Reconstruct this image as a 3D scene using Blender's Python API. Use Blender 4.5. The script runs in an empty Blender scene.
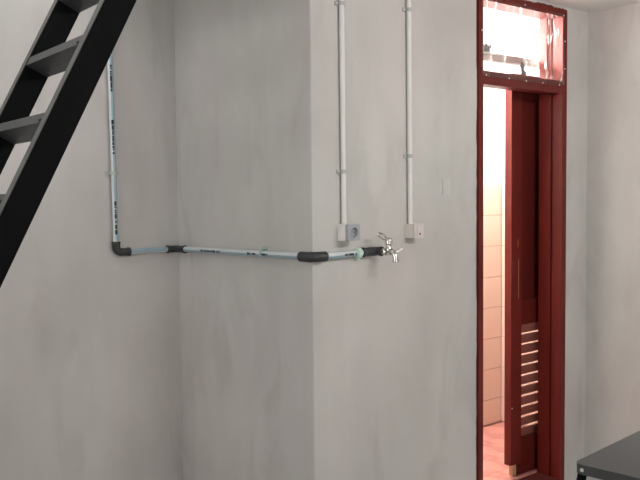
import bpy, bmesh, math, random
from mathutils import Vector, Matrix
random.seed(7)
S = bpy.context.scene
COL = S.collection
PI = math.pi

# ------------------------------------------------------------------ camera
# world: X runs along the long walls (to the right and away), Y points into the walls, Z up, metres
yaw, pitch, roll = math.atan2(990, 840), math.atan(47 / 840), 0.0098
fh = Vector((math.cos(yaw), math.sin(yaw), 0)); r0 = Vector((math.sin(yaw), -math.cos(yaw), 0)); zz = Vector((0, 0, 1))
fwd = math.cos(pitch) * fh - math.sin(pitch) * zz
up0 = math.cos(pitch) * zz + math.sin(pitch) * fh
cu = math.cos(roll) * up0 + math.sin(roll) * r0
cr = math.cos(roll) * r0 - math.sin(roll) * up0
cam = bpy.data.objects.new('camera', bpy.data.cameras.new('camera'))
COL.objects.link(cam)
m = Matrix((cr, cu, -fwd)).transposed().to_4x4()
m.translation = Vector((-2.113, -2.535, 1.56))
cam.matrix_world = m
cam.data.sensor_width = 36.0
cam.data.lens = 36.0 * 840 / 640
cam.data.clip_start = 0.05
S.camera = cam

# ------------------------------------------------------------------ world, daylight, exposure
W = bpy.data.worlds.new('world'); S.world = W; W.use_nodes = True
bg = W.node_tree.nodes['Background']
bg.inputs['Color'].default_value = (1.0, 0.985, 0.97, 1)
bg.inputs['Strength'].default_value = 2.3
S.view_settings.view_transform = 'Standard'
S.view_settings.look = 'None'
S.view_settings.gamma = 1.0
S.view_settings.use_curve_mapping = False
S.view_settings.exposure = 0.0

def area_light(name, loc, rot, sx, sy, power, color):
    l = bpy.data.lights.new(name, 'AREA'); l.shape = 'RECTANGLE'; l.size = sx; l.size_y = sy
    l.energy = power; l.color = color
    o = bpy.data.objects.new(name, l); COL.objects.link(o)
    o.location = loc; o.rotation_euler = rot
    return o
# added area light standing in for daylight from the unseen opening behind the camera
area_light('rear_daylight_fill', (-1.25, -4.55, 1.05), (PI / 2, 0, 0), 1.5, 1.9, 6, (1.0, 0.985, 0.97))
# added fill in the unseen left window, put there to brighten the return wall
area_light('left_daylight_fill', (-3.36, -0.35, 1.95), (0, -PI / 2, 0), 0.8, 2.2, 13, (1.0, 0.985, 0.97))

# ------------------------------------------------------------------ materials
def mat(name, base, rough=0.6, metal=0.0, spec=0.5):
    M = bpy.data.materials.new(name); M.use_nodes = True
    p = M.node_tree.nodes['Principled BSDF']
    p.inputs['Base Color'].default_value = (*base, 1); p.inputs['Roughness'].default_value = rough
    p.inputs['Metallic'].default_value = metal; p.inputs['Specular IOR Level'].default_value = spec
    return M
def srgb(r, g, b):
    f = lambda c: c / 12.92 if c <= 0.04045 else ((c + 0.055) / 1.055) ** 2.4
    return (f(r / 255), f(g / 255), f(b / 255))
def noisy(name, cols, scale=(3, 3, 3), detail=4, rough=0.6, bump=0.0, bscale=60, spec=0.5, pos=None, dist=0.0, metal=0.0):
    """colour ramp driven by stretched noise in object space, with fine bump"""
    M = mat(name, cols[0], rough, metal, spec); nt = M.node_tree; N = nt.nodes; L = nt.links
    p = N['Principled BSDF']
    tc = N.new('ShaderNodeTexCoord'); mp = N.new('ShaderNodeMapping'); mp.inputs['Scale'].default_value = scale
    L.new(tc.outputs['Object'], mp.inputs['Vector'])
    n = N.new('ShaderNodeTexNoise'); n.inputs['Scale'].default_value = 1.0; n.inputs['Detail'].default_value = detail
    n.inputs['Distortion'].default_value = dist
    L.new(mp.outputs['Vector'], n.inputs['Vector'])
    r = N.new('ShaderNodeValToRGB'); e = r.color_ramp.elements
    k = len(cols); pos = pos or [0.3 + 0.4 * i / (k - 1) for i in range(k)]
    while len(e) < k: e.new(0.5)
    for i, c in enumerate(cols): e[i].position = pos[i]; e[i].color = (*c, 1)
    L.new(n.outputs['Fac'], r.inputs['Fac']); L.new(r.outputs['Color'], p.inputs['Base Color'])
    if bump:
        b = N.new('ShaderNodeTexNoise'); b.inputs['Scale'].default_value = bscale; b.inputs['Detail'].default_value = 5
        L.new(tc.outputs['Object'], b.inputs['Vector'])
        bp = N.new('ShaderNodeBump'); bp.inputs['Strength'].default_value = bump; bp.inputs['Distance'].default_value = 0.004
        L.new(b.outputs['Fac'], bp.inputs['Height']); L.new(bp.outputs['Normal'], p.inputs['Normal'])
    return M
def plaster(name, a, b, c):
    """skim-coated cement: broad blotches, vertical brush streaks, a faint hue drift and trowel relief"""
    M = mat(name, a, 0.82, 0, 0.3); nt = M.node_tree; N = nt.nodes; L = nt.links; p = N['Principled BSDF']
    tc = N.new('ShaderNodeTexCoord')
    def noise(scale, detail, dist=0.0):
        mp = N.new('ShaderNodeMapping'); mp.inputs['Scale'].default_value = scale; L.new(tc.outputs['Object'], mp.inputs['Vector'])
        n = N.new('ShaderNodeTexNoise'); n.inputs['Scale'].default_value = 1; n.inputs['Detail'].default_value = detail
        n.inputs['Distortion'].default_value = dist
        L.new(mp.outputs['Vector'], n.inputs['Vector']); return n
    def ramp(n, cols, lo, hi):
        r = N.new('ShaderNodeValToRGB'); e = r.color_ramp.elements
        e[0].position = lo; e[0].color = (*cols[0], 1); e[1].position = hi; e[1].color = (*cols[1], 1)
        L.new(n.outputs['Fac'], r.inputs['Fac']); return r
    blot = ramp(noise((2.1, 2.1, 1.4), 5, 0.4), (a, b), 0.33, 0.68)
    strk = ramp(noise((9, 9, 1.1), 5, 0.6), ((0.975, 0.975, 0.975), (1.012, 1.012, 1.012)), 0.32, 0.66)
    hue = ramp(noise((1.3, 1.3, 1.0), 2), ((0.985, 1.0, 0.99), (1.0, 0.975, 0.972)), 0.4, 0.6)
    # a few darker smears with a shape of their own (damp, old filler)
    smear = ramp(noise((4.5, 4.5, 1.7), 6, 1.2), ((1, 1, 1), c), 0.56, 0.70)
    def mul(x, y, f=1.0):
        mx = N.new('ShaderNodeMix'); mx.data_type = 'RGBA'; mx.blend_type = 'MULTIPLY'; mx.inputs['Factor'].default_value = f
        L.new(x, mx.inputs['A']); L.new(y, mx.inputs['B']); return mx.outputs['Result']
    L.new(mul(mul(mul(blot.outputs['Color'], strk.outputs['Color']), hue.outputs['Color']), smear.outputs['Color']), p.inputs['Base Color'])
    b1 = noise((26, 26, 14), 6); bp = N.new('ShaderNodeBump'); bp.inputs['Strength'].default_value = 0.12; bp.inputs['Distance'].default_value = 0.006
    L.new(b1.outputs['Fac'], bp.inputs['Height']); L.new(bp.outputs['Normal'], p.inputs['Normal'])
    return M

M = {}
M['plaster'] = plaster('grey_plaster', (0.475, 0.457, 0.440), (0.572, 0.555, 0.537), (0.915, 0.905, 0.90))
M['filler'] = noisy('wall_filler', [(0.50, 0.49, 0.47), (0.56, 0.55, 0.53)], (20, 20, 20), rough=0.8)
M['ceiling'] = noisy('ceiling_paint', [(0.74, 0.73, 0.71), (0.79, 0.78, 0.76)], (2, 2, 2), rough=0.85, bump=0.05)
M['floor'] = noisy('cement_floor', [(0.34, 0.333, 0.32), (0.40, 0.393, 0.38)], (5, 5, 5), rough=0.5, bump=0.08)
M['white_wall'] = noisy('white_paint', [(0.80, 0.80, 0.79), (0.84, 0.84, 0.83)], (2, 2, 2), rough=0.7)
M['grout'] = mat('tile_grout', (0.50, 0.34, 0.26), 0.8)
M['tile'] = noisy('peach_tile', [(0.76, 0.56, 0.46), (0.79, 0.60, 0.50)], (4, 4, 4), rough=0.25, bump=0.02)
M['pinktile'] = noisy('pink_floor_tile', [(0.40, 0.14, 0.12), (0.60, 0.27, 0.23), (0.68, 0.34, 0.29)], (5, 16, 5), detail=6, rough=0.35, pos=[0.32, 0.48, 0.66], dist=0.8)
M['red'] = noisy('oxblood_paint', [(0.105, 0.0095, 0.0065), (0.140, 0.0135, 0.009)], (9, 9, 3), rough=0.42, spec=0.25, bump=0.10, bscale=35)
M['red_shaded'] = noisy('oxblood_shaded_paint', [(0.070, 0.0075, 0.0055), (0.098, 0.0105, 0.0075)], (9, 9, 3), rough=0.45, spec=0.2, bump=0.08, bscale=35)  # darker copy of the frame paint, the leaf's shade put into its colour
M['red_dry'] = noisy('oxblood_paint_worn', [(0.06, 0.010, 0.008), (0.10, 0.014, 0.011)], (14, 14, 14), rough=0.55, bump=0.2, bscale=50)
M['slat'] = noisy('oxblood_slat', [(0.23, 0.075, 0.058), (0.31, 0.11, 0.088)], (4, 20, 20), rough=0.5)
M['bare_wood'] = noisy('bare_wood', [(0.36, 0.22, 0.12), (0.50, 0.33, 0.20)], (30, 30, 4), rough=0.7)
M['steel_black'] = noisy('black_steel_paint', [(0.002, 0.0023, 0.0025), (0.0035, 0.004, 0.0042)], (6, 6, 6), rough=0.6, spec=0.06, bump=0.05, bscale=30)
M['steel_tread'] = noisy('lit_black_steel', [(0.021, 0.0235, 0.0245), (0.034, 0.037, 0.038)], (8, 8, 8), rough=0.5, bump=0.05, bscale=30)  # lighter copy of the black paint, light on the treads put into colour
M['steel_edge'] = noisy('lit_steel_edge', [(0.040, 0.043, 0.042), (0.066, 0.070, 0.068)], (12, 12, 12), rough=0.5, bump=0.05, bscale=30)  # lighter still: light on the stringer front edges put into colour
M['pipe'] = noisy('pipe_plastic', [(0.53, 0.59, 0.60), (0.61, 0.66, 0.66)], (10, 10, 10), rough=0.35)
M['pipe_stripe'] = mat('pipe_blue_band', srgb(142, 165, 175), 0.4)
M['print'] = mat('black_print', (0.012, 0.012, 0.014), 0.6)
M['fitting'] = noisy('dark_fitting_plastic', [(0.019, 0.020, 0.022), (0.030, 0.031, 0.034)], (40, 40, 40), rough=0.5, bump=0.1, bscale=120)
M['green'] = mat('pale_green_plastic', srgb(192, 218, 206), 0.4)
M['clip_green'] = mat('clip_green_plastic', srgb(158, 186, 178), 0.4)
M['clip'] = mat('clip_plastic', srgb(172, 174, 170), 0.5)
M['conduit'] = noisy('conduit_plastic', [(0.66, 0.65, 0.63), (0.71, 0.70, 0.68)], (6, 6, 6), rough=0.45)
M['box_white'] = mat('socket_box_plastic', srgb(226, 222, 214), 0.4)
M['box_grey'] = mat('socket_face_plastic', srgb(160, 162, 168), 0.35)
M['box_pink'] = mat('switch_plate_plastic', srgb(206, 196, 192), 0.4)
M['dark'] = mat('dark_hole', (0.02, 0.02, 0.02), 0.7)
M['brown_dot'] = mat('brown_indicator', srgb(96, 66, 62), 0.5)
M['chrome'] = mat('chrome', (0.60, 0.59, 0.57), 0.2, 1.0)
M['brass'] = mat('dull_brass', (0.45, 0.40, 0.30), 0.35, 1.0)
M['alu'] = noisy('dull_aluminium', [(0.20, 0.19, 0.18), (0.28, 0.27, 0.26)], (3, 20, 20), rough=0.45, metal=0.7)
M['tabletop'] = noisy('grey_tabletop', [(0.036, 0.038, 0.039), (0.052, 0.054, 0.055)], (3, 7, 3), rough=0.42, bump=0.03)
M['tableedge'] = mat('table_edge_band', (0.045, 0.048, 0.050), 0.5)
M['white_lamp'] = mat('lamp_housing', (0.8, 0.8, 0.8), 0.4)
M['tack'] = mat('tack_metal', (0.75, 0.72, 0.70), 0.3, 0.6)
def emitter(name, col, s):
    X = bpy.data.materials.new(name); X.use_nodes = True; nt = X.node_tree
    nt.nodes.clear(); o = nt.nodes.new('ShaderNodeOutputMaterial'); e = nt.nodes.new('ShaderNodeEmission')
    e.inputs['Color'].default_value = (*col, 1); e.inputs['Strength'].default_value = s
    nt.links.new(e.outputs[0], o.inputs[0]); return X
M['glow'] = emitter('lamp_glow', (1, 0.96, 0.9), 8)
M['tube_glow'] = emitter('fluorescent_tube_glow', (1.0, 0.98, 0.95), 240)
def film_mat():
    X = bpy.data.materials.new('clear_plastic_film'); X.use_nodes = True; nt = X.node_tree; N = nt.nodes; L = nt.links
    N.clear(); o = N.new('ShaderNodeOutputMaterial'); t = N.new('ShaderNodeBsdfTransparent'); g = N.new('ShaderNodeBsdfGlossy')
    t.inputs['Color'].default_value = (0.97, 0.97, 0.97, 1); g.inputs['Roughness'].default_value = 0.16
    mx = N.new('ShaderNodeMixShader'); fr = N.new('ShaderNodeFresnel'); fr.inputs['IOR'].default_value = 1.7
    # stress-whitened creases scatter some of the light that comes through
    tc = N.new('ShaderNodeTexCoord'); mp = N.new('ShaderNodeMapping'); mp.inputs['Scale'].default_value = (46, 46, 9); mp.inputs['Rotation'].default_value = (0, 0.25, 0)
    no = N.new('ShaderNodeTexNoise'); no.inputs['Scale'].default_value = 1; no.inputs['Detail'].default_value = 3; no.inputs['Distortion'].default_value = 0.9
    cr_ = N.new('ShaderNodeValToRGB'); e = cr_.color_ramp.elements
    e[0].position = 0.58; e[0].color = (0.015, 0.015, 0.015, 1); e[1].position = 0.74; e[1].color = (0.5, 0.5, 0.5, 1)
    tl = N.new('ShaderNodeBsdfTranslucent'); tl.inputs['Color'].default_value = (0.9, 0.9, 0.9, 1); m2 = N.new('ShaderNodeMixShader')
    L.new(tc.outputs['Object'], mp.inputs['Vector']); L.new(mp.outputs['Vector'], no.inputs['Vector']); L.new(no.outputs['Fac'], cr_.inputs['Fac'])
    L.new(cr_.outputs['Color'], m2.inputs[0]); L.new(t.outputs[0], m2.inputs[1]); L.new(tl.outputs[0], m2.inputs[2])
    L.new(fr.outputs[0], mx.inputs[0]); L.new(m2.outputs[0], mx.inputs[1]); L.new(g.outputs[0], mx.inputs[2]); L.new(mx.outputs[0], o.inputs[0])
    return X
M['film'] = film_mat()

# ------------------------------------------------------------------ mesh helpers
def link(name, me, mt, parent=None, loc=None, rot=None):
    o = bpy.data.objects.new(name, me); COL.objects.link(o)
    if mt is not None and not me.materials: me.materials.append(M[mt])
    if parent: o.parent = parent
    if loc: o.location = loc
    if rot: o.rotation_euler = rot
    return o
def obj(name, bm, mt, parent=None, loc=None, rot=None, smooth=False, bevel=0.0, seg=2):
    if bevel:
        bmesh.ops.bevel(bm, geom=[e for e in bm.edges if e.is_manifold and e.calc_face_angle(0) > 0.5], offset=bevel, segments=seg, affect='EDGES', profile=0.5, clamp_overlap=True)
    bmesh.ops.recalc_face_normals(bm, faces=bm.faces[:])
    me = bpy.data.meshes.new(name); bm.to_mesh(me); bm.free()
    if smooth:
        me.polygons.foreach_set('use_smooth', [True] * len(me.polygons))
        try: me.set_sharp_from_angle(angle=math.radians(40))
        except Exception: pass
    return link(name, me, mt, parent, loc, rot)
def empty(name, loc=(0, 0, 0), rz=0.0):
    o = bpy.data.objects.new(name, None); COL.objects.link(o); o.location = loc; o.rotation_euler = (0, 0, rz)
    o.empty_display_size = 0.1
    return o
def tag(o, label=None, cat=None, group=None, kind=None):
    if label: o['label'] = label
    if cat: o['category'] = cat
    if group: o['group'] = group
    if kind: o['kind'] = kind
    return o
def box(bm, x0, x1, y0, y1, z0, z1):
    v = [bm.verts.new((x, y, z)) for x in (x0, x1) for y in (y0, y1) for z in (z0, z1)]
    for f in ((0, 1, 3, 2), (4, 6, 7, 5), (0, 4, 5, 1), (2, 3, 7, 6), (0, 2, 6, 4), (1, 5, 7, 3)):
        bm.faces.new([v[i] for i in f])
def B(*a): bm = bmesh.new(); box(bm, *a); return bm
def prism(pts, axis, a, b, bm=None):
    """extrude a 2-D outline along an axis ('x': pts are (y,z); 'y': (x,z); 'z': (x,y))"""
    bm = bm or bmesh.new()
    mk = {'x': lambda p, t: (t, p[0], p[1]), 'y': lambda p, t: (p[0], t, p[1]), 'z': lambda p, t: (p[0], p[1], t)}[axis]
    A = [bm.verts.new(mk(p, a)) for p in pts]; Bv = [bm.verts.new(mk(p, b)) for p in pts]
    n = len(pts); bm.faces.new(A); bm.faces.new(Bv[::-1])
    for i in range(n): bm.faces.new((A[i], Bv[i], Bv[(i + 1) % n], A[(i + 1) % n]))
    return bm
def tube(pts, rad, seg=16, bm=None, caps=True):
    """round tube through points; rad is a number or a list"""
    bm = bm or bmesh.new(); pts = [Vector(p) for p in pts]; n = len(pts)
    rr = rad if isinstance(rad, (list, tuple)) else [rad] * n
    t0 = (pts[1] - pts[0]).normalized(); ref = Vector((0, 0, 1)) if abs(t0.z) < 0.9 else Vector((1, 0, 0))
    u = t0.cross(ref).normalized(); rings = []
    for i, p in enumerate(pts):
        t = ((pts[min(i + 1, n - 1)] - p).normalized() + (p - pts[max(i - 1, 0)]).normalized())
        t = t.normalized() if t.length > 1e-6 else t0
        u = (u - t * u.dot(t)).normalized(); w = t.cross(u)
        rings.append([bm.verts.new(p + (u * math.cos(2 * PI * k / seg) + w * math.sin(2 * PI * k / seg)) * rr[i]) for k in range(seg)])
    for a, b in zip(rings, rings[1:]):
        for k in range(seg): bm.faces.new((a[k], a[(k + 1) % seg], b[(k + 1) % seg], b[k]))
    if caps: bm.faces.new(rings[0][::-1]); bm.faces.new(rings[-1])
    return bm
def lathe(profile, origin, axis, seg=20, bm=None):
    """profile: (radius, distance along axis) pairs -> closed solid of revolution"""
    o = Vector(origin); a = Vector(axis).normalized()
    return tube([o + a * h for r, h in profile], [max(r, 1e-4) for r, h in profile], seg, bm)
def tube_prof(origin, axis, profile, seg=20, bm=None):
    bm = bm or bmesh.new(); o = Vector(origin); a = Vector(axis).normalized()
    ref = Vector((0, 0, 1)) if abs(a.z) < 0.9 else Vector((1, 0, 0)); u = a.cross(ref).normalized(); w = a.cross(u)
    rings = [[bm.verts.new(o + a * h + (u * math.cos(2 * PI * k / seg) + w * math.sin(2 * PI * k / seg)) * max(r, 1e-4)) for k in range(seg)] for r, h in profile]
    for p, q in zip(rings, rings[1:]):
        for k in range(seg): bm.faces.new((p[k], p[(k + 1) % seg], q[(k + 1) % seg], q[k]))
    bm.faces.new(rings[0][::-1]); bm.faces.new(rings[-1])
    return bm
def arc(center, p0, p1, n=7):
    """quarter-turn arc from p0 to p1 about center"""
    c = Vector(center); a = Vector(p0) - c; b = Vector(p1) - c
    return [c + a * math.cos(PI / 2 * i / n) + b * math.sin(PI / 2 * i / n) for i in range(n + 1)]
def shell(origin, axis, length, rad, side, up, a0, a1, n=6, th=0.0006, bm=None):
    """thin band lying on a pipe: angles a0..a1 (degrees) from `side` towards `up`"""
    bm = bm or bmesh.new(); o = Vector(origin); a = Vector(axis).normalized(); s = Vector(side).normalized(); w = Vector(up).normalized()
    rows = []
    for i in range(n + 1):
        an = math.radians(a0 + (a1 - a0) * i / n); d = s * math.cos(an) + w * math.sin(an)
        rows.append([bm.verts.new(o + d * (rad + q) + a * t) for q, t in ((0, 0), (0, length), (th, length), (th, 0))])
    for p, q in zip(rows, rows[1:]):
        for k in range(4): bm.faces.new((p[k], p[(k + 1) % 4], q[(k + 1) % 4], q[k]))
    bm.faces.new(rows[0]); bm.faces.new(rows[-1][::-1])
    return bm

# ------------------------------------------------------------------ the room
ZF = -0.08                     # floor
ZC = 2.511                     # ceiling of the room
YA = 1.02                      # recessed long wall (left)
XD = 1.935                     # wall on the right, coming towards the viewer
DX0, DX1, DZ1 = 1.007, 1.726, 2.492   # doorway
def struct(name, bm, mt, parent=None, bevel=0.0):
    o = obj(name, bm, mt, parent, bevel=bevel)
    if not parent: o['kind'] = 'structure'
    return o
struct('floor', B(-3.42, 2.055, -4.62, 1.14, ZF - 0.12, ZF), 'floor')
struct('wall_left', B(-3.3, 0.12, YA, YA + 0.12, ZF, 3.6), 'plaster')
struct('wall_return', B(0.0, 0.12, 0.12, YA, ZF, ZC), 'plaster')
wc = struct('wall_center', prism([(0, ZF), (DX0, ZF), (DX0, DZ1), (DX1, DZ1), (DX1, ZF), (2.055, ZF), (2.055, ZC), (0, ZC)], 'y', 0.0, 0.12), 'plaster')
bmw = bmesh.new(); bmw.from_mesh(wc.data)
bmesh.ops.bevel(bmw, geom=[e for e in bmw.edges if all(abs(v.co.x) < 1e-6 and abs(v.co.y) < 1e-6 for v in e.verts)], offset=0.007, segments=3, affect='EDGES', profile=0.5)
bmw.to_mesh(wc.data); bmw.free()
struct('wall_right', B(XD, 2.055, -4.62, 0.0, ZF, ZC), 'plaster')
bm = bmesh.new()      # left end wall; its unseen window is added to light the return wall
box(bm, -3.42, -3.3, -4.62, -1.55, ZF, ZC); box(bm, -3.42, -3.3, 0.85, 1.14, ZF, ZC)
box(bm, -3.42, -3.3, -1.55, 0.85, ZF, 1.0); box(bm, -3.42, -3.3, -1.55, 0.85, 2.4, ZC)
struct('wall_far_left', bm, 'plaster')
wn = empty('added_window_1', (-3.36, -0.35, 1.0)); wn['kind'] = 'structure'  # frame of the unseen window added for its light
for y in (-1.2, -0.02, 1.16): obj('added_window_post', B(-0.03, 0.03, y, y + 0.04, 0.0, 1.4), 'white_wall', wn)
for z in (0.0, 1.36): obj('added_window_rail', B(-0.03, 0.03, -1.16, 1.16, z, z + 0.04), 'white_wall', wn)
bm = prism([(-3.3, ZF), (-2.05, ZF), (-2.05, 2.05), (-0.45, 2.05), (-0.45, ZF), (XD, ZF), (XD, ZC), (-3.3, ZC)], 'y', -4.62, -4.5)
struct('wall_behind', bm, 'plaster')
# ceiling slab with the hatch over the steep stair
HX0, HX1, HY0 = -1.85, -0.50, -0.12
bm = bmesh.new()
box(bm, -3.42, 2.055, -4.62, HY0, ZC, ZC + 0.12); box(bm, -3.42, HX0, HY0, YA, ZC, ZC + 0.12); box(bm, HX1, 2.055, HY0, 0.12, ZC, ZC + 0.12); box(bm, HX1, 0.12, 0.12, YA, ZC, ZC + 0.12)
struct('ceiling', bm, 'ceiling')
# faint square of filler standing proud of the plaster between the conduit and the doorway
obj('filler_patch', B(0.765, 0.815, -0.0028, 0.001, 1.545, 1.62), 'filler', wc, bevel=0.0012)

# bathroom behind the doorway
BX0, BX1, BY1, BZ0, BZ1 = 0.50, 2.345, 0.885, 0.036, 2.585
fb = struct('floor_bathroom', B(BX0, BX1, 0.134, BY1, -0.08, BZ0 - 0.008), 'grout')
wbb = struct('wall_bathroom_back', B(BX0 - 0.1, BX1 + 0.1, BY1, BY1 + 0.1, -0.08, BZ1), 'white_wall')
wbr = struct('wall_bathroom_right', B(BX1, BX1 + 0.1, 0.12, BY1, -0.08, BZ1), 'white_wall')
struct('wall_bathroom_left', B(BX0 - 0.1, BX0, 0.12, BY1, -0.08, BZ1), 'white_wall')
struct('ceiling_bathroom', B(BX0 - 0.1, BX1 + 0.1, 0.12, BY1 + 0.1, BZ1, BZ1 + 0.08), 'white_wall')
# plaster lining of the bathroom side of the door wall (white)
struct('wall_bathroom_front', prism([(BX0, BZ0), (DX0 - 0.002, BZ0), (DX0 - 0.002, DZ1), (DX1 + 0.002, DZ1), (DX1 + 0.002, BZ0), (BX1, BZ0), (BX1, BZ1), (BX0, BZ1)], 'y', 0.12, 0.128), 'white_wall')
# peach wall tiles 20 x 20 cm, joints recessed; lowest course cut
struct_g = [obj('grout_bed', B(BX0, BX1 - 0.003, BY1 - 0.003, BY1, BZ0, 1.604), 'grout', wbb), obj('grout_bed', B(BX1 - 0.003, BX1, 0.128, BY1 - 0.003, BZ0, 1.604), 'grout', wbr)]
P = 0.2; g = 0.0016
def tile_mesh(w, h, t, name, mt, bev=0.0015):
    bm = B(0, w, 0, t, 0, h)
    bmesh.ops.bevel(bm, geom=[e for e in bm.edges], offset=bev, segments=1, affect='EDGES')
    bmesh.ops.recalc_face_normals(bm, faces=bm.faces[:])
    me = bpy.data.meshes.new(name); bm.to_mesh(me); bm.free(); me.materials.append(M[mt]); return me
full = tile_mesh(P - 2 * g, P - 2 * g, 0.007, 'wall_tile', 'tile')
cut = tile_mesh(P - 2 * g, 1.606 - 7 * P - BZ0 - 0.011, 0.007, 'wall_tile_cut', 'tile')
for row in range(8):
    z0 = 1.606 - (row + 1) * P + g if row < 7 else BZ0 + 0.0095
    me = full if row < 7 else cut
    for c in range(9):
        x = BX1 - 0.010 - (c + 1) * P + g
        link('tile', me, None, wbb, (x, BY1 - 0.010, z0))
    for c in range(3):
        y = BY1 - 0.010 - c * P - g
        link('tile', me, None, wbr, (BX1 - 0.010, y, z0), (0, 0, -PI / 2))
pf = tile_mesh(0.198, 0.198, 0.009, 'floor_tile', 'pinktile', 0.001)
pc = tile_mesh(0.198, 0.134, 0.009, 'floor_tile_cut', 'pinktile', 0.001)
for i in range(9):
    for j in range(4):       # laid flat: local z (height of the tile) runs towards the doorway
        link('tile', pf if j < 3 else pc, None, fb, (BX1 - 0.012 - (i + 1) * 0.2, BY1 - 0.012 - j * 0.2, BZ0 - 0.009), (PI / 2, 0, 0))
# bathroom ceiling lamp
lb = tag(empty('ceiling_lamp', (1.36, 0.55, BZ1)), 'round white ceiling lamp shining in the bathroom', 'lamp')
obj('lamp_base', tube_prof((0, 0, 0), (0, 0, -1), [(0.09, 0), (0.09, 0.015), (0.03, 0.025)]), 'white_lamp', lb, smooth=True)
obj('lamp_bulb', tube_prof((0, 0, -0.025), (0, 0, -1), [(0.02, 0), (0.032, 0.02), (0.035, 0.05), (0.028, 0.075), (0.008, 0.09)]), 'glow', lb, smooth=True)
pl = bpy.data.lights.new('bathroom_bulb', 'POINT'); pl.energy = 105; pl.shadow_soft_size = 0.06; pl.color = (1.0, 0.95, 0.88)
po = bpy.data.objects.new('bathroom_bulb', pl); COL.objects.link(po); po.location = (1.36, 0.55, BZ1 - 0.18)

# ------------------------------------------------------------------ door frame with transom
door = empty('door_1', (0, 0, 0)); door['kind'] = 'structure'; door['label'] = 'oxblood red wooden door frame with an open transom above'
JL, JR, FY0, FY1 = 1.043, 1.684, -0.010, 0.132
def jamb(x0, x1, inner):           # rabbeted section: the far half stands back
    s = 1 if inner > (x0 + x1) / 2 else -1
    st = 0.012 * s
    a, b = (x0, x1) if s > 0 else (x1, x0)
    return [(a, FY0), (b, FY0), (b, 0.046), (b - st, 0.048), (b - st, 0.058), (b, 0.060), (b, FY1), (a, FY1)]
obj('jamb', prism(jamb(DX0 + 0.001, JL, JL), 'z', ZF, DZ1 - 0.001), 'red', door, bevel=0.002)
obj('jamb', prism(jamb(JR, DX1 - 0.001, JR), 'z', ZF, DZ1 - 0.001), 'red', door, bevel=0.002)
obj('header', prism([(FY0, DZ1 - 0.001), (FY0, 2.452), (0.056, 2.452), (0.060, 2.464), (FY1, 2.464), (FY1, DZ1 - 0.001)], 'x', JL, JR), 'red', door, bevel=0.002)
obj('transom_rail', prism([(FY0, 2.062), (0.056, 2.062), (0.060, 2.074), (FY1, 2.074), (FY1, 2.126), (FY0, 2.126)], 'x', JL, JR), 'red', door, bevel=0.003)
obj('threshold', B(JL + 0.001, JR - 0.001, 0.0, FY1, ZF, BZ0 - 0.004), 'red_dry', door)
obj('glass_bead', B(JR - 0.012, JR - 0.0005, 0.080, 0.092, 2.127, 2.463), 'red', door)
obj('glass_bead', B(JL + 0.0005, JL + 0.012, 0.080, 0.092, 2.127, 2.463), 'red', door)
# ragged brush-over of paint on the plaster around the frame
def ragged(name, a, b, horizontal, base, out, seed, y=-0.0105):
    rnd = random.Random(seed); n = 110; bm = bmesh.new(); A = []; Bq = []
    v = 0.5
    for i in range(n + 1):
        v = min(1, max(0, v + rnd.uniform(-0.5, 0.5)))
        t = a + (b - a) * i / n; o = base + out * (0.25 + 0.75 * v)
        for lst, q in ((A, base), (Bq, o)):
            p = (t, q) if horizontal else (q, t)
            lst.append((bm.verts.new((p[0], -0.0016, p[1])), bm.verts.new((p[0], 0.0, p[1]))))
    for i in range(n):
        for q in (0, 1):
            bm.faces.new((A[i][q], A[i + 1][q], Bq[i + 1][q], Bq[i][q]))
        bm.faces.new((Bq[i][0], Bq[i + 1][0], Bq[i + 1][1], Bq[i][1]))
    return obj(name, bm, 'red_dry', door)
ragged('paint_edge', ZF, DZ1, False, DX0 + 0.001, -0.006, 3)
ragged('paint_edge', ZF, DZ1, False, DX1 - 0.001, 0.009, 4)
ragged('paint_edge', DX0, DX1, True, DZ1 - 0.001, 0.012, 5)

# clear plastic film pinned over the transom
def grid_film():
    bm = bmesh.new(); nx, nz = 90, 50; x0, x1, z0, z1 = JL - 0.015, JR + 0.015, 2.10, 2.466
    from mathutils import noise as mn
    V = [[None] * (nz + 1) for _ in range(nx + 1)]
    for i in range(nx + 1):
        for j in range(nz + 1):
            x = x0 + (x1 - x0) * i / nx; z = z0 + (z1 - z0) * j / nz
            e = min(1, 6 * min(i / nx, 1 - i / nx, j / nz, 1 - j / nz))
            d = 0.012 * e * abs(mn.noise((x * 16, z * 6, 1.3))) + 0.008 * e * abs(mn.noise((x * 44 + z * 14, z * 17, 4.1)))
            d += e * 0.020 * max(0, min(1, (x - 1.46) * 9)) * abs(mn.noise((x * 30 + z * 4, z * 9, 8.2)))
            V[i][j] = bm.verts.new((x, -0.0112 - d, z))
    for i in range(nx):
        for j in range(nz): bm.faces.new((V[i][j], V[i + 1][j], V[i + 1][j + 1], V[i][j + 1]))
    return bm
fm = tag(empty('plastic_film', (0, 0, 0)), 'clear wrinkled plastic film pinned over the transom of the red door frame', 'plastic sheet')
obj('film_sheet', grid_film(), 'film', fm, smooth=True)
tack = tube_prof((0, 0, 0), (0, -1, 0), [(0.0042, 0), (0.0042, 0.001), (0.002, 0.003)], 10)
tk = obj('tack', tack, 'tack', fm, (1.062, -0.0115, 2.106))
for (x, z) in [(1.235, 2.104), (1.372, 2.102), (1.51, 2.103), (1.655, 2.104), (1.702, 2.19), (1.702, 2.33), (1.69, 2.46), (1.36, 2.47), (1.03, 2.31)]:
    o = tk.copy(); COL.objects.link(o); o.location = (x, -0.0115, z)

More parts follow.
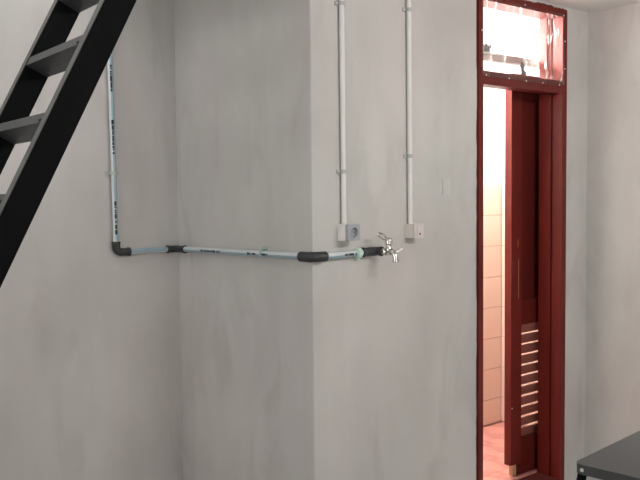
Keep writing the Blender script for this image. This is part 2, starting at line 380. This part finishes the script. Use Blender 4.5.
# ------------------------------------------------------------------ sliding louvred door behind the wall
DXL = -0.018
LX0, LX1, LY0, LY1 = 1.490, 2.225, 0.150, 0.192
sd = tag(empty('louvre_door', (LX0 + DXL, LY0, BZ0)), 'oxblood red wooden sliding door with louvre slats, standing half open behind the frame', 'door')
def lp(name, x0, x1, y0, y1, z0, z1, mt='red_shaded', bevel=0.002, par=sd):
    return obj(name, B(x0 - LX0, x1 - LX0, y0 - LY0, y1 - LY0, z0 - BZ0, z1 - BZ0), mt, par, bevel=bevel)
st = lp('stile', LX0, 1.580, LY0, LY1, 0.108, 2.168, 'red')  # brighter red than the rest of the leaf: lit edge put into colour
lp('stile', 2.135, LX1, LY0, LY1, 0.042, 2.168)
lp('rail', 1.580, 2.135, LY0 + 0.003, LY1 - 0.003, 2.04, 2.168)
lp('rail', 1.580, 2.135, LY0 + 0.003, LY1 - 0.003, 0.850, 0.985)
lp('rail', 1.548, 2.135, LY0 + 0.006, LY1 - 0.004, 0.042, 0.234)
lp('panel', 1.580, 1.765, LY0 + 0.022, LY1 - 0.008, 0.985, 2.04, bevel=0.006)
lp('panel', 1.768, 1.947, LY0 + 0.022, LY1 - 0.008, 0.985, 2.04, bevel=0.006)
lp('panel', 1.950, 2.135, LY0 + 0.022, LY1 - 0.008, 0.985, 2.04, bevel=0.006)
tag(lp('bare_end', 1.524, 1.5475, LY0 + 0.008, LY1 - 0.006, 0.044, 0.107, 'bare_wood'), 'raw unpainted wood block at the bottom corner')
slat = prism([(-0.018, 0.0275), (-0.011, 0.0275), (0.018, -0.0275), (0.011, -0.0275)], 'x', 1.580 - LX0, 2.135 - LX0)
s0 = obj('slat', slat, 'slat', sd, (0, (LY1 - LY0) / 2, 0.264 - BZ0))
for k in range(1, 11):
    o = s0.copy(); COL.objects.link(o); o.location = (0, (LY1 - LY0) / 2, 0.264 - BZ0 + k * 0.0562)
obj('nail', tube_prof((1.500 - LX0, 0.0005, 0.415 - BZ0), (0, -1, 0), [(0.005, 0), (0.004, 0.002)], 10), 'tack', sd)
obj('pale_streak', prism([(1.552 - LX0, 0.99 - BZ0), (1.5545 - LX0, 1.00 - BZ0), (1.554 - LX0, 1.205 - BZ0), (1.551 - LX0, 1.19 - BZ0)], 'y', -0.0006, 0.0004), 'bare_wood', st)  # thin pale streaks on the stile face
obj('pale_streak', prism([(1.546 - LX0, 1.265 - BZ0), (1.5485 - LX0, 1.27 - BZ0), (1.548 - LX0, 1.31 - BZ0), (1.5455 - LX0, 1.30 - BZ0)], 'y', -0.0006, 0.0004), 'bare_wood', st)
# hangers on the top of the leaf
for x in (1.60, 2.12):
    bm = bmesh.new(); box(bm, x - LX0 - 0.012, x - LX0 + 0.012, 0.012, 0.016, 2.168 - BZ0, 2.235 - BZ0)
    tube_prof((x - LX0, 0.010, 2.212 - BZ0), (0, 1, 0), [(0.012, 0), (0.012, 0.012)], 12, bm)
    box(bm, x - LX0 + 0.014, x - LX0 + 0.03, 0.012, 0.018, 2.168 - BZ0, 2.19 - BZ0)
    obj('hanger', bm, 'fitting', sd)
# track
tr = tag(empty('door_track', (0.93, 0.20, 2.24)), 'dull aluminium sliding door track seen through the transom', 'rail')
bm = prism([(-0.018, -0.018), (0.018, -0.018), (0.018, 0.020), (-0.018, 0.020), (-0.018, 0.014), (0.012, 0.014), (0.012, -0.012), (-0.018, -0.012)], 'x', 0.0, 1.40)
obj('channel', B(0.0, 1.40, -0.017, 0.018, -0.017, 0.018), 'alu', tr, bevel=0.003)
obj('lip', B(0.0, 1.40, -0.022, -0.0172, 0.010, 0.022), 'alu', tr)
for x in (0.02, 1.36):
    obj('bracket', B(x, x + 0.03, -0.071, -0.0225, 0.0, 0.05), 'fitting', tr)
rb = bmesh.new()
tube_prof((0.372, -0.024, 0.052), (0, 1, 0), [(0.011, 0), (0.013, 0.004), (0.013, 0.014), (0.011, 0.018)], 14, rb)
tube_prof((0.402, -0.024, 0.052), (0, 1, 0), [(0.009, 0), (0.010, 0.004), (0.010, 0.014), (0.009, 0.018)], 14, rb)
box(rb, 0.362, 0.410, -0.014, -0.006, 0.018, 0.045)
obj('roller', rb, 'fitting', tr)

# ------------------------------------------------------------------ steep steel stair
lad = tag(empty('ladder_stair', (-1.955 - 0.506 * 0.08, 0.1027, ZF), math.radians(-3.883)), 'steep black steel ladder stair with flat treads against the left wall', 'stair')
SL, DP = 0.506, 0.1045                       # run per metre of rise, horizontal depth of a stringer
TOP = 2.70
for y0 in (0.0, 0.61):
    sg = obj('stringer', prism([(0, 0), (DP, 0), (DP + SL * TOP, TOP), (SL * TOP, TOP)], 'y', y0, y0 + 0.05), 'steel_black', lad, bevel=0.003)
    obj('lit_edge_strip', prism([(-0.0025, 0), (-0.0004, 0), (SL * TOP - 0.0004, TOP), (SL * TOP - 0.0025, TOP)], 'y', y0 + 0.002, y0 + 0.048), 'steel_edge', sg)  # thin strip added to paint the lit front edge of the black stringer
al = math.atan2(1, SL); d = Vector((math.cos(al), 0, math.sin(al))); q = Vector((math.sin(al), 0, -math.cos(al)))
wd = DP * math.sin(al)
bm = bmesh.new()
pts = [q * 0.001, q * (wd - 0.004), q * (wd - 0.004) - d * 0.036, q * 0.001 - d * 0.036]
tm = prism([(p.x, p.z) for p in pts], 'y', 0.0505, 0.6095)
t0 = None
bolt = None
for k in range(9):
    zt = 2.347 - 0.260 * k
    zt += 0.08; loc = (SL * zt, 0, zt)
    if t0 is None:
        t0 = obj('tread', tm, 'steel_tread', lad, loc, bevel=0.002); tr_o = t0
        bolt = obj('bolt', tube_prof((-0.0, 0, 0), tuple(-q), [(0.006, 0), (0.006, 0.003), (0.003, 0.005)], 8), 'dark', t0, tuple(Vector((0, 0.075, 0)) - d * 0.028 + q * 0.0012))
    else:
        tr_o = t0.copy(); COL.objects.link(tr_o); tr_o.location = loc
        b = bolt.copy(); COL.objects.link(b); b.parent = tr_o

# ------------------------------------------------------------------ water pipe
PR = 0.0125
wp = tag(empty('water_pipe', (-0.34, 1.0, 1.297)), 'pale plastic water pipe with dark fittings running round the wall corners', 'pipe')
O = Vector((-0.34, 1.0, 1.297))
def wpart(name, bm, mt, par=wp, smooth=True, bevel=0.0):
    for v in bm.verts: v.co -= O
    return obj(name, bm, mt, par, smooth=smooth, bevel=bevel)
zA, zB, zC_ = 1.297, 1.305, 1.312
runs = [  # start, end, stripe side, stripe up, angles, print spans
    ((-0.339, 1.0, 1.325), (-0.352, 1.0, ZC - 0.002), (1, 0, 0), (0, -1, 0), 10, 122, [(0.055, 0.213), (0.420, 0.575), (0.702, 0.822)]),
    ((-0.305, 1.0, zA), (-0.055, 1.0, zA + 0.001), (0, -1, 0), (0, 0, 1), -25, 72, []),
    ((-0.02, 0.965, 1.299), (-0.02, 0.045, 1.310), (-1, 0, 0), (0, 0, 1), -75, 2, [(0.195, 0.355), (0.565, 0.625), (0.66, 0.71)]),
    ((0.045, -0.02, 1.309), (0.330, -0.02, 1.315), (0, -1, 0), (0, 0, 1), -75, -2, [(0.097, 0.160)]),
]
rnd = random.Random(11)
for a, b, side, up, a0, a1, prints in runs:
    a = Vector(a); b = Vector(b); L = (b - a).length; ax = (b - a).normalized()
    pp = wpart('pipe', tube([a, b], PR, 20), 'pipe')
    wpart('colour_band', shell(a, ax, L, PR - 0.0002, side, up, a0, a1), 'pipe_stripe', pp)
    mid = 106 if a0 > 0 else -4
    for s, e in prints:
        bm = bmesh.new(); t = s
        while t < e:
            w = min(rnd.choice([0.006, 0.009, 0.013, 0.02, 0.026]), e - t)
            hgt = rnd.uniform(15, 24)
            shell(a + ax * t, ax, w, PR + 0.0005, side, up, mid - hgt, mid + hgt, 3, 0.0005, bm)
            t += w + rnd.choice([0.003, 0.004, 0.010])
        wpart('printed_lettering', bm, 'print', pp)['kind'] = 'stuff'
FR = 0.0182
def fitting(name, pts, r=FR, lips=True):
    pts = [Vector(p) for p in pts]
    bm = tube(pts, r, 20)
    # raised lips at both mouths
    for p, n in () if not lips else ((pts[0], pts[1] - pts[0]), (pts[-1], pts[-2] - pts[-1])):
        n = n.normalized(); tube([p - n * 0.002, p, p + n * 0.009, p + n * 0.011], [r, r + 0.0022, r + 0.0022, r], 20, bm)
    return wpart(name, bm, 'fitting')
c = 0.026
fitting('elbow', [(-0.339, 1.0, 1.345)] + [tuple(p) for p in arc((-0.339 + c, 1.0, zA + c), (-0.339, 1.0, zA + c), (-0.339 + c, 1.0, zA), 6)] + [(-0.272, 1.0, zA)])
fitting('elbow', [(-0.075, 1.0, zA + 0.001), (-0.045, 1.0, zA + 0.001)] + [tuple(p) for p in arc((-0.045, 0.975, zA + 0.001), (-0.045, 1.0, zA + 0.001), (-0.02, 0.975, zA + 0.001), 5)][1:] + [(-0.02, 0.925, zA + 0.002)], 0.0165)
fitting('elbow', [(-0.02, 0.054, 1.309), (-0.02, 0.050, 1.309), (-0.02, 0.012, 1.309)] + [tuple(p) for p in arc((0.012, 0.012, 1.309), (-0.02, 0.012, 1.309), (0.012, -0.02, 1.309), 6)][1:] + [(0.048, -0.02, 1.309), (0.052, -0.02, 1.309)], [0.017] + [0.0205] * 9 + [0.017], False)
# end elbow turning out of the wall, threaded mouth towards the room
fitting('elbow', [(0.247, -0.02, 1.3145), (0.31, -0.02, 1.315)] + [tuple(p) for p in arc((0.322, -0.032, 1.315), (0.322, -0.02, 1.315), (0.334, -0.032, 1.315), 5)] + [(0.336, -0.046, 1.315)], 0.0182)
wpart('brass_insert', tube_prof((0.336, -0.045, 1.315), (0, -1, 0), [(0.0125, 0), (0.0125, 0.006), (0.009, 0.007)]), 'brass')
# pale green collar before the end elbow
wpart('collar', tube_prof((0.212, -0.02, 1.3135), (1, 0, 0), [(0.0135, 0), (0.0205, 0.002), (0.0215, 0.010), (0.0215, 0.022), (0.017, 0.026), (0.0135, 0.03)]), 'green')
bmq = bmesh.new(); box(bmq, 0.222, 0.236, -0.02, 0.0, 1.285, 1.297)
wpart('collar_foot', bmq, 'green', smooth=False)
# saddle clip on the upright, hook clip on the middle run
def saddle(z, x):
    bm = bmesh.new()
    pts = []
    n = 10
    for i in range(n + 1):
        an = PI * i / n; pts.append((x + 0.0155 * math.cos(an), 1.0 - 0.0155 * math.sin(an)))
    inn = [(x + 0.0128 * math.cos(PI * i / n), 1.0 - 0.0128 * math.sin(PI * i / n)) for i in range(n, -1, -1)]
    outline = [(x + 0.033, 1.0195), (x + 0.033, 1.013), (x + 0.0155, 1.013)] + pts + [(x - 0.0155, 1.013), (x - 0.033, 1.013), (x - 0.033, 1.0195), (x - 0.0128, 1.0195)] + inn[0:] + [(x + 0.0128, 1.0195)]
    return prism(outline, 'z', z - 0.009, z + 0.009, bm)
wpart('clip', saddle(1.660, -0.3435), 'clip', smooth=False)
bm = tube([(-0.002, 0.305, 1.326), (-0.014, 0.305, 1.329), (-0.028, 0.305, 1.326), (-0.0345, 0.305, 1.317), (-0.0352, 0.305, 1.305), (-0.031, 0.305, 1.295)], 0.0034, 8)
box(bm, -0.010, 0.0, 0.296, 0.314, 1.319, 1.336)
wpart('clip', bm, 'clip_green', smooth=False)

# ------------------------------------------------------------------ tap
TX, TZ = 0.336, 1.315
tp = tag(empty('water_tap', (TX, -0.052, TZ)), 'small chrome wall tap with a lever handle at the end of the pipe', 'tap')
bm = tube_prof((0, 0.0, 0), (0, -1, 0), [(0.0105, 0), (0.0105, 0.008), (0.0155, 0.010), (0.0155, 0.018), (0.0105, 0.021), (0.0115, 0.030), (0.0145, 0.036), (0.0120, 0.048)], 16)
obj('body', bm, 'chrome', tp, smooth=True)
obj('spout', tube([(0, -0.042, 0.002), (0, -0.053, 0.003), (0, -0.062, -0.002), (0, -0.068, -0.011), (0, -0.0715, -0.022), (0, -0.073, -0.030)], [0.0125, 0.0125, 0.0120, 0.0112, 0.0105, 0.011], 14), 'chrome', tp, smooth=True)
obj('aerator', tube_prof((0, -0.0732, -0.030), (0, -0.05, -1), [(0.0128, 0), (0.0132, 0.006), (0.0128, 0.011), (0.006, 0.0115)], 14), 'chrome', tp, smooth=True)
obj('bonnet', tube_prof((0, -0.034, 0.004), (0, 0.0, 1), [(0.0135, 0), (0.014, 0.010), (0.0105, 0.016), (0.0105, 0.024), (0.0150, 0.028), (0.0155, 0.044), (0.012, 0.052), (0.006, 0.056)], 14), 'chrome', tp, smooth=True)
def loop(c, u, v, a, b, r):
    c = Vector(c); u = Vector(u).normalized(); v = Vector(v).normalized(); n = 16
    pts = [c + u * a * math.cos(2 * PI * i / n) + v * b * math.sin(2 * PI * i / n) for i in range(n + 1)]
    return tube(pts, r, 8)
hd = Vector((-0.62, 0.25, 0.45)).normalized()
bm = loop(Vector((0, -0.034, 0.046)) + hd * 0.036, hd, Vector((0, -1, 0)).cross(hd), 0.021, 0.0095, 0.0040)
tube([Vector((0, -0.034, 0.046)), Vector((0, -0.034, 0.046)) + hd * 0.018], 0.0048, 8, bm)
obj('handle', bm, 'chrome', tp, smooth=True)
obj('side_lever', tube([(0.004, -0.066, -0.002), (0.022, -0.072, 0.004), (0.036, -0.076, 0.013)], [0.0042, 0.0036, 0.0026], 8), 'chrome', tp, smooth=True)

# ------------------------------------------------------------------ conduits and boxes
def conduit(x0, x1, zb, clips, label, flip):
    t = tag(empty('cable_conduit', (x0, -0.012, zb)), label, 'conduit', 'white cable conduits on the plaster wall')
    obj('conduit_tube', tube([(0, 0, 0), (x1 - x0, 0, ZC - 0.002 - zb)], 0.0105, 16), 'conduit', t, smooth=True)
    for z in clips:
        xo = (x1 - x0) * (z - zb) / (ZC - zb)
        n = 8
        o = [(xo + 0.013 * math.cos(PI * i / n), -0.013 * math.sin(PI * i / n)) for i in range(n + 1)]
        i_ = [(xo + 0.0108 * math.cos(PI * i / n), -0.0108 * math.sin(PI * i / n)) for i in range(n, -1, -1)]
        out = [(xo + 0.027, 0.0118), (xo + 0.027, 0.006), (xo + 0.013, 0.006)] + o + [(xo - 0.013, 0.006), (xo - 0.027, 0.006), (xo - 0.027, 0.0118), (xo - 0.0108, 0.0118)] + i_ + [(xo + 0.0108, 0.0118)]
        cl = obj('clip', prism(out, 'z', z - zb - 0.008, z - zb + 0.008), 'clip', t)
        for sx in (-1, 1):
            obj('screw', tube_prof((xo + sx * 0.020, 0.0062, z - zb), (0, -1, 0), [(0.0035, 0), (0.003, 0.002)], 8), 'tack', cl)
    return t
conduit(0.1555, 0.151, 1.437, (1.645, 2.312), 'white cable conduit running down the wall to the socket box with grey face', 1)
conduit(0.5415, 0.537, 1.424, (1.715, 2.338), 'white cable conduit running down the wall to the small switch box', 1)

sk = tag(empty('socket_box', (0.132, 0, 1.367)), 'white surface socket box with a square grey outlet face, left of the tap', 'socket')
obj('back_box', B(0, 0.066, -0.046, 0, 0, 0.068), 'box_white', sk, bevel=0.004, seg=3)
# face plate with a round well
def plate_with_well(w, h, y0, y1, cx, cz, r, depth, rim):
    bm = bmesh.new(); n = 32
    def ring(rad, y, sq=False):
        out = []
        for k in range(n):
            a = 2 * PI * (k + 0.5) / n; cx_, cz_ = math.cos(a), math.sin(a)
            if sq:
                s = 1 / max(abs(cx_), abs(cz_)); x = cx + cx_ * s * w / 2; z = cz + cz_ * s * h / 2
            else: x = cx + rad * cx_; z = cz + rad * cz_
            out.append(bm.verts.new((x, y, z)))
        return out
    R = [ring(0, y1, True), ring(0, y0, True), ring(r + rim, y0), ring(r + rim * 0.6, y0 - 0.0025), ring(r, y0 - 0.0025), ring(r - 0.002, y0 + depth), ]
    for a, b in zip(R, R[1:]):
        for k in range(n): bm.faces.new((a[k], a[(k + 1) % n], b[(k + 1) % n], b[k]))
    bm.faces.new(R[0][::-1]); bm.faces.new(R[-1])
    return bm
fp = obj('face_plate', plate_with_well(0.066, 0.068, -0.062, -0.0462, 0.033, 0.034, 0.0195, 0.0115, 0.004), 'box_grey', sk, smooth=True)
for dx in (-0.0095, 0.0095):
    obj('pin_hole', tube_prof((0.033 + dx, -0.0505, 0.034), (0, -1, 0), [(0.0028, 0), (0.0028, 0.0006)], 10), 'dark', fp)
sw = tag(empty('switch_box', (0.522, 0, 1.362)), 'small white surface switch box with a pale rocker, right of the tap', 'switch')
obj('back_box', B(0, 0.060, -0.046, 0, 0, 0.061), 'box_white', sw, bevel=0.004, seg=3)
wp2 = obj('face_plate', B(0.0, 0.060, -0.054, -0.0462, 0.0, 0.061), 'box_pink', sw, bevel=0.003)
obj('rocker', prism([(-0.0605, 0.014), (-0.0572, 0.047), (-0.0541, 0.047), (-0.0541, 0.014)], 'x', 0.016, 0.044), 'box_pink', sw, bevel=0.001)
obj('indicator', tube_prof((0.030, -0.0585, 0.0185), (0, -1, 0), [(0.0048, 0), (0.0048, 0.0025)], 10), 'brown_dot', sw)

# ------------------------------------------------------------------ table in the right foreground
tb = tag(empty('side_table', (0.050, -1.142, ZF), math.radians(5.2)), 'dark grey table with a rounded top and black splayed legs at the right edge', 'table')
TH = 0.83
def rrect(x0, x1, y0, y1, r, n=5):
    pts = []
    for cx, cy, a in ((x1 - r, y1 - r, 0), (x0 + r, y1 - r, 90), (x0 + r, y0 + r, 180), (x1 - r, y0 + r, 270)):
        for i in range(n + 1):
            t = math.radians(a + 90 * i / n); pts.append((cx + r * math.cos(t), cy + r * math.sin(t)))
    return pts
obj('table_top', prism(rrect(0, 1.1, -0.65, 0, 0.028), 'z', TH - 0.030, TH), 'tabletop', tb, bevel=0.004, seg=3)
obj('apron', prism(rrect(0.16, 0.94, -0.52, -0.13, 0.012), 'z', TH - 0.055, TH - 0.0302), 'tableedge', tb)
for (x, y, sx, sy) in ((0.020, -0.020, -1, 1), (1.074, -0.026, 1, 1), (0.026, -0.624, -1, -1), (1.074, -0.624, 1, -1)):
    lg = obj('leg', tube([(x, y, TH - 0.0305), (x + sx * 0.30, y + sy * 0.02, 0.0)], 0.0135, 12), 'steel_black', tb, smooth=True)
    obj('foot', tube_prof((x + sx * 0.30, y + sy * 0.02, 0.0), (0, 0, 1), [(0.017, 0), (0.017, 0.018), (0.0138, 0.02)], 12), 'fitting', lg, smooth=True)
for y in (-0.028, -0.62):
    obj('bolt', tube_prof((0.0002, y, TH - 0.016), (-1, 0, 0), [(0.006, 0), (0.006, 0.002), (0.003, 0.004)], 10), 'tack', tb)

# ------------------------------------------------------------------ fluorescent batten on the ceiling behind and right of the viewer
fl = tag(empty('tube_lamp', (0.55, -2.3, ZC)), 'white fluorescent batten lamp on the ceiling', 'lamp')
obj('housing', B(-0.62, 0.62, -0.03, 0.03, -0.045, 0), 'white_lamp', fl, bevel=0.004)
obj('tube', tube([(-0.6, 0, -0.065), (0.6, 0, -0.065)], 0.014, 12), 'tube_glow', fl, smooth=True)
for x in (-0.6, 0.6): obj('end_cap', B(x - 0.012, x + 0.012, -0.018, 0.018, -0.082, -0.0455), 'white_lamp', fl)
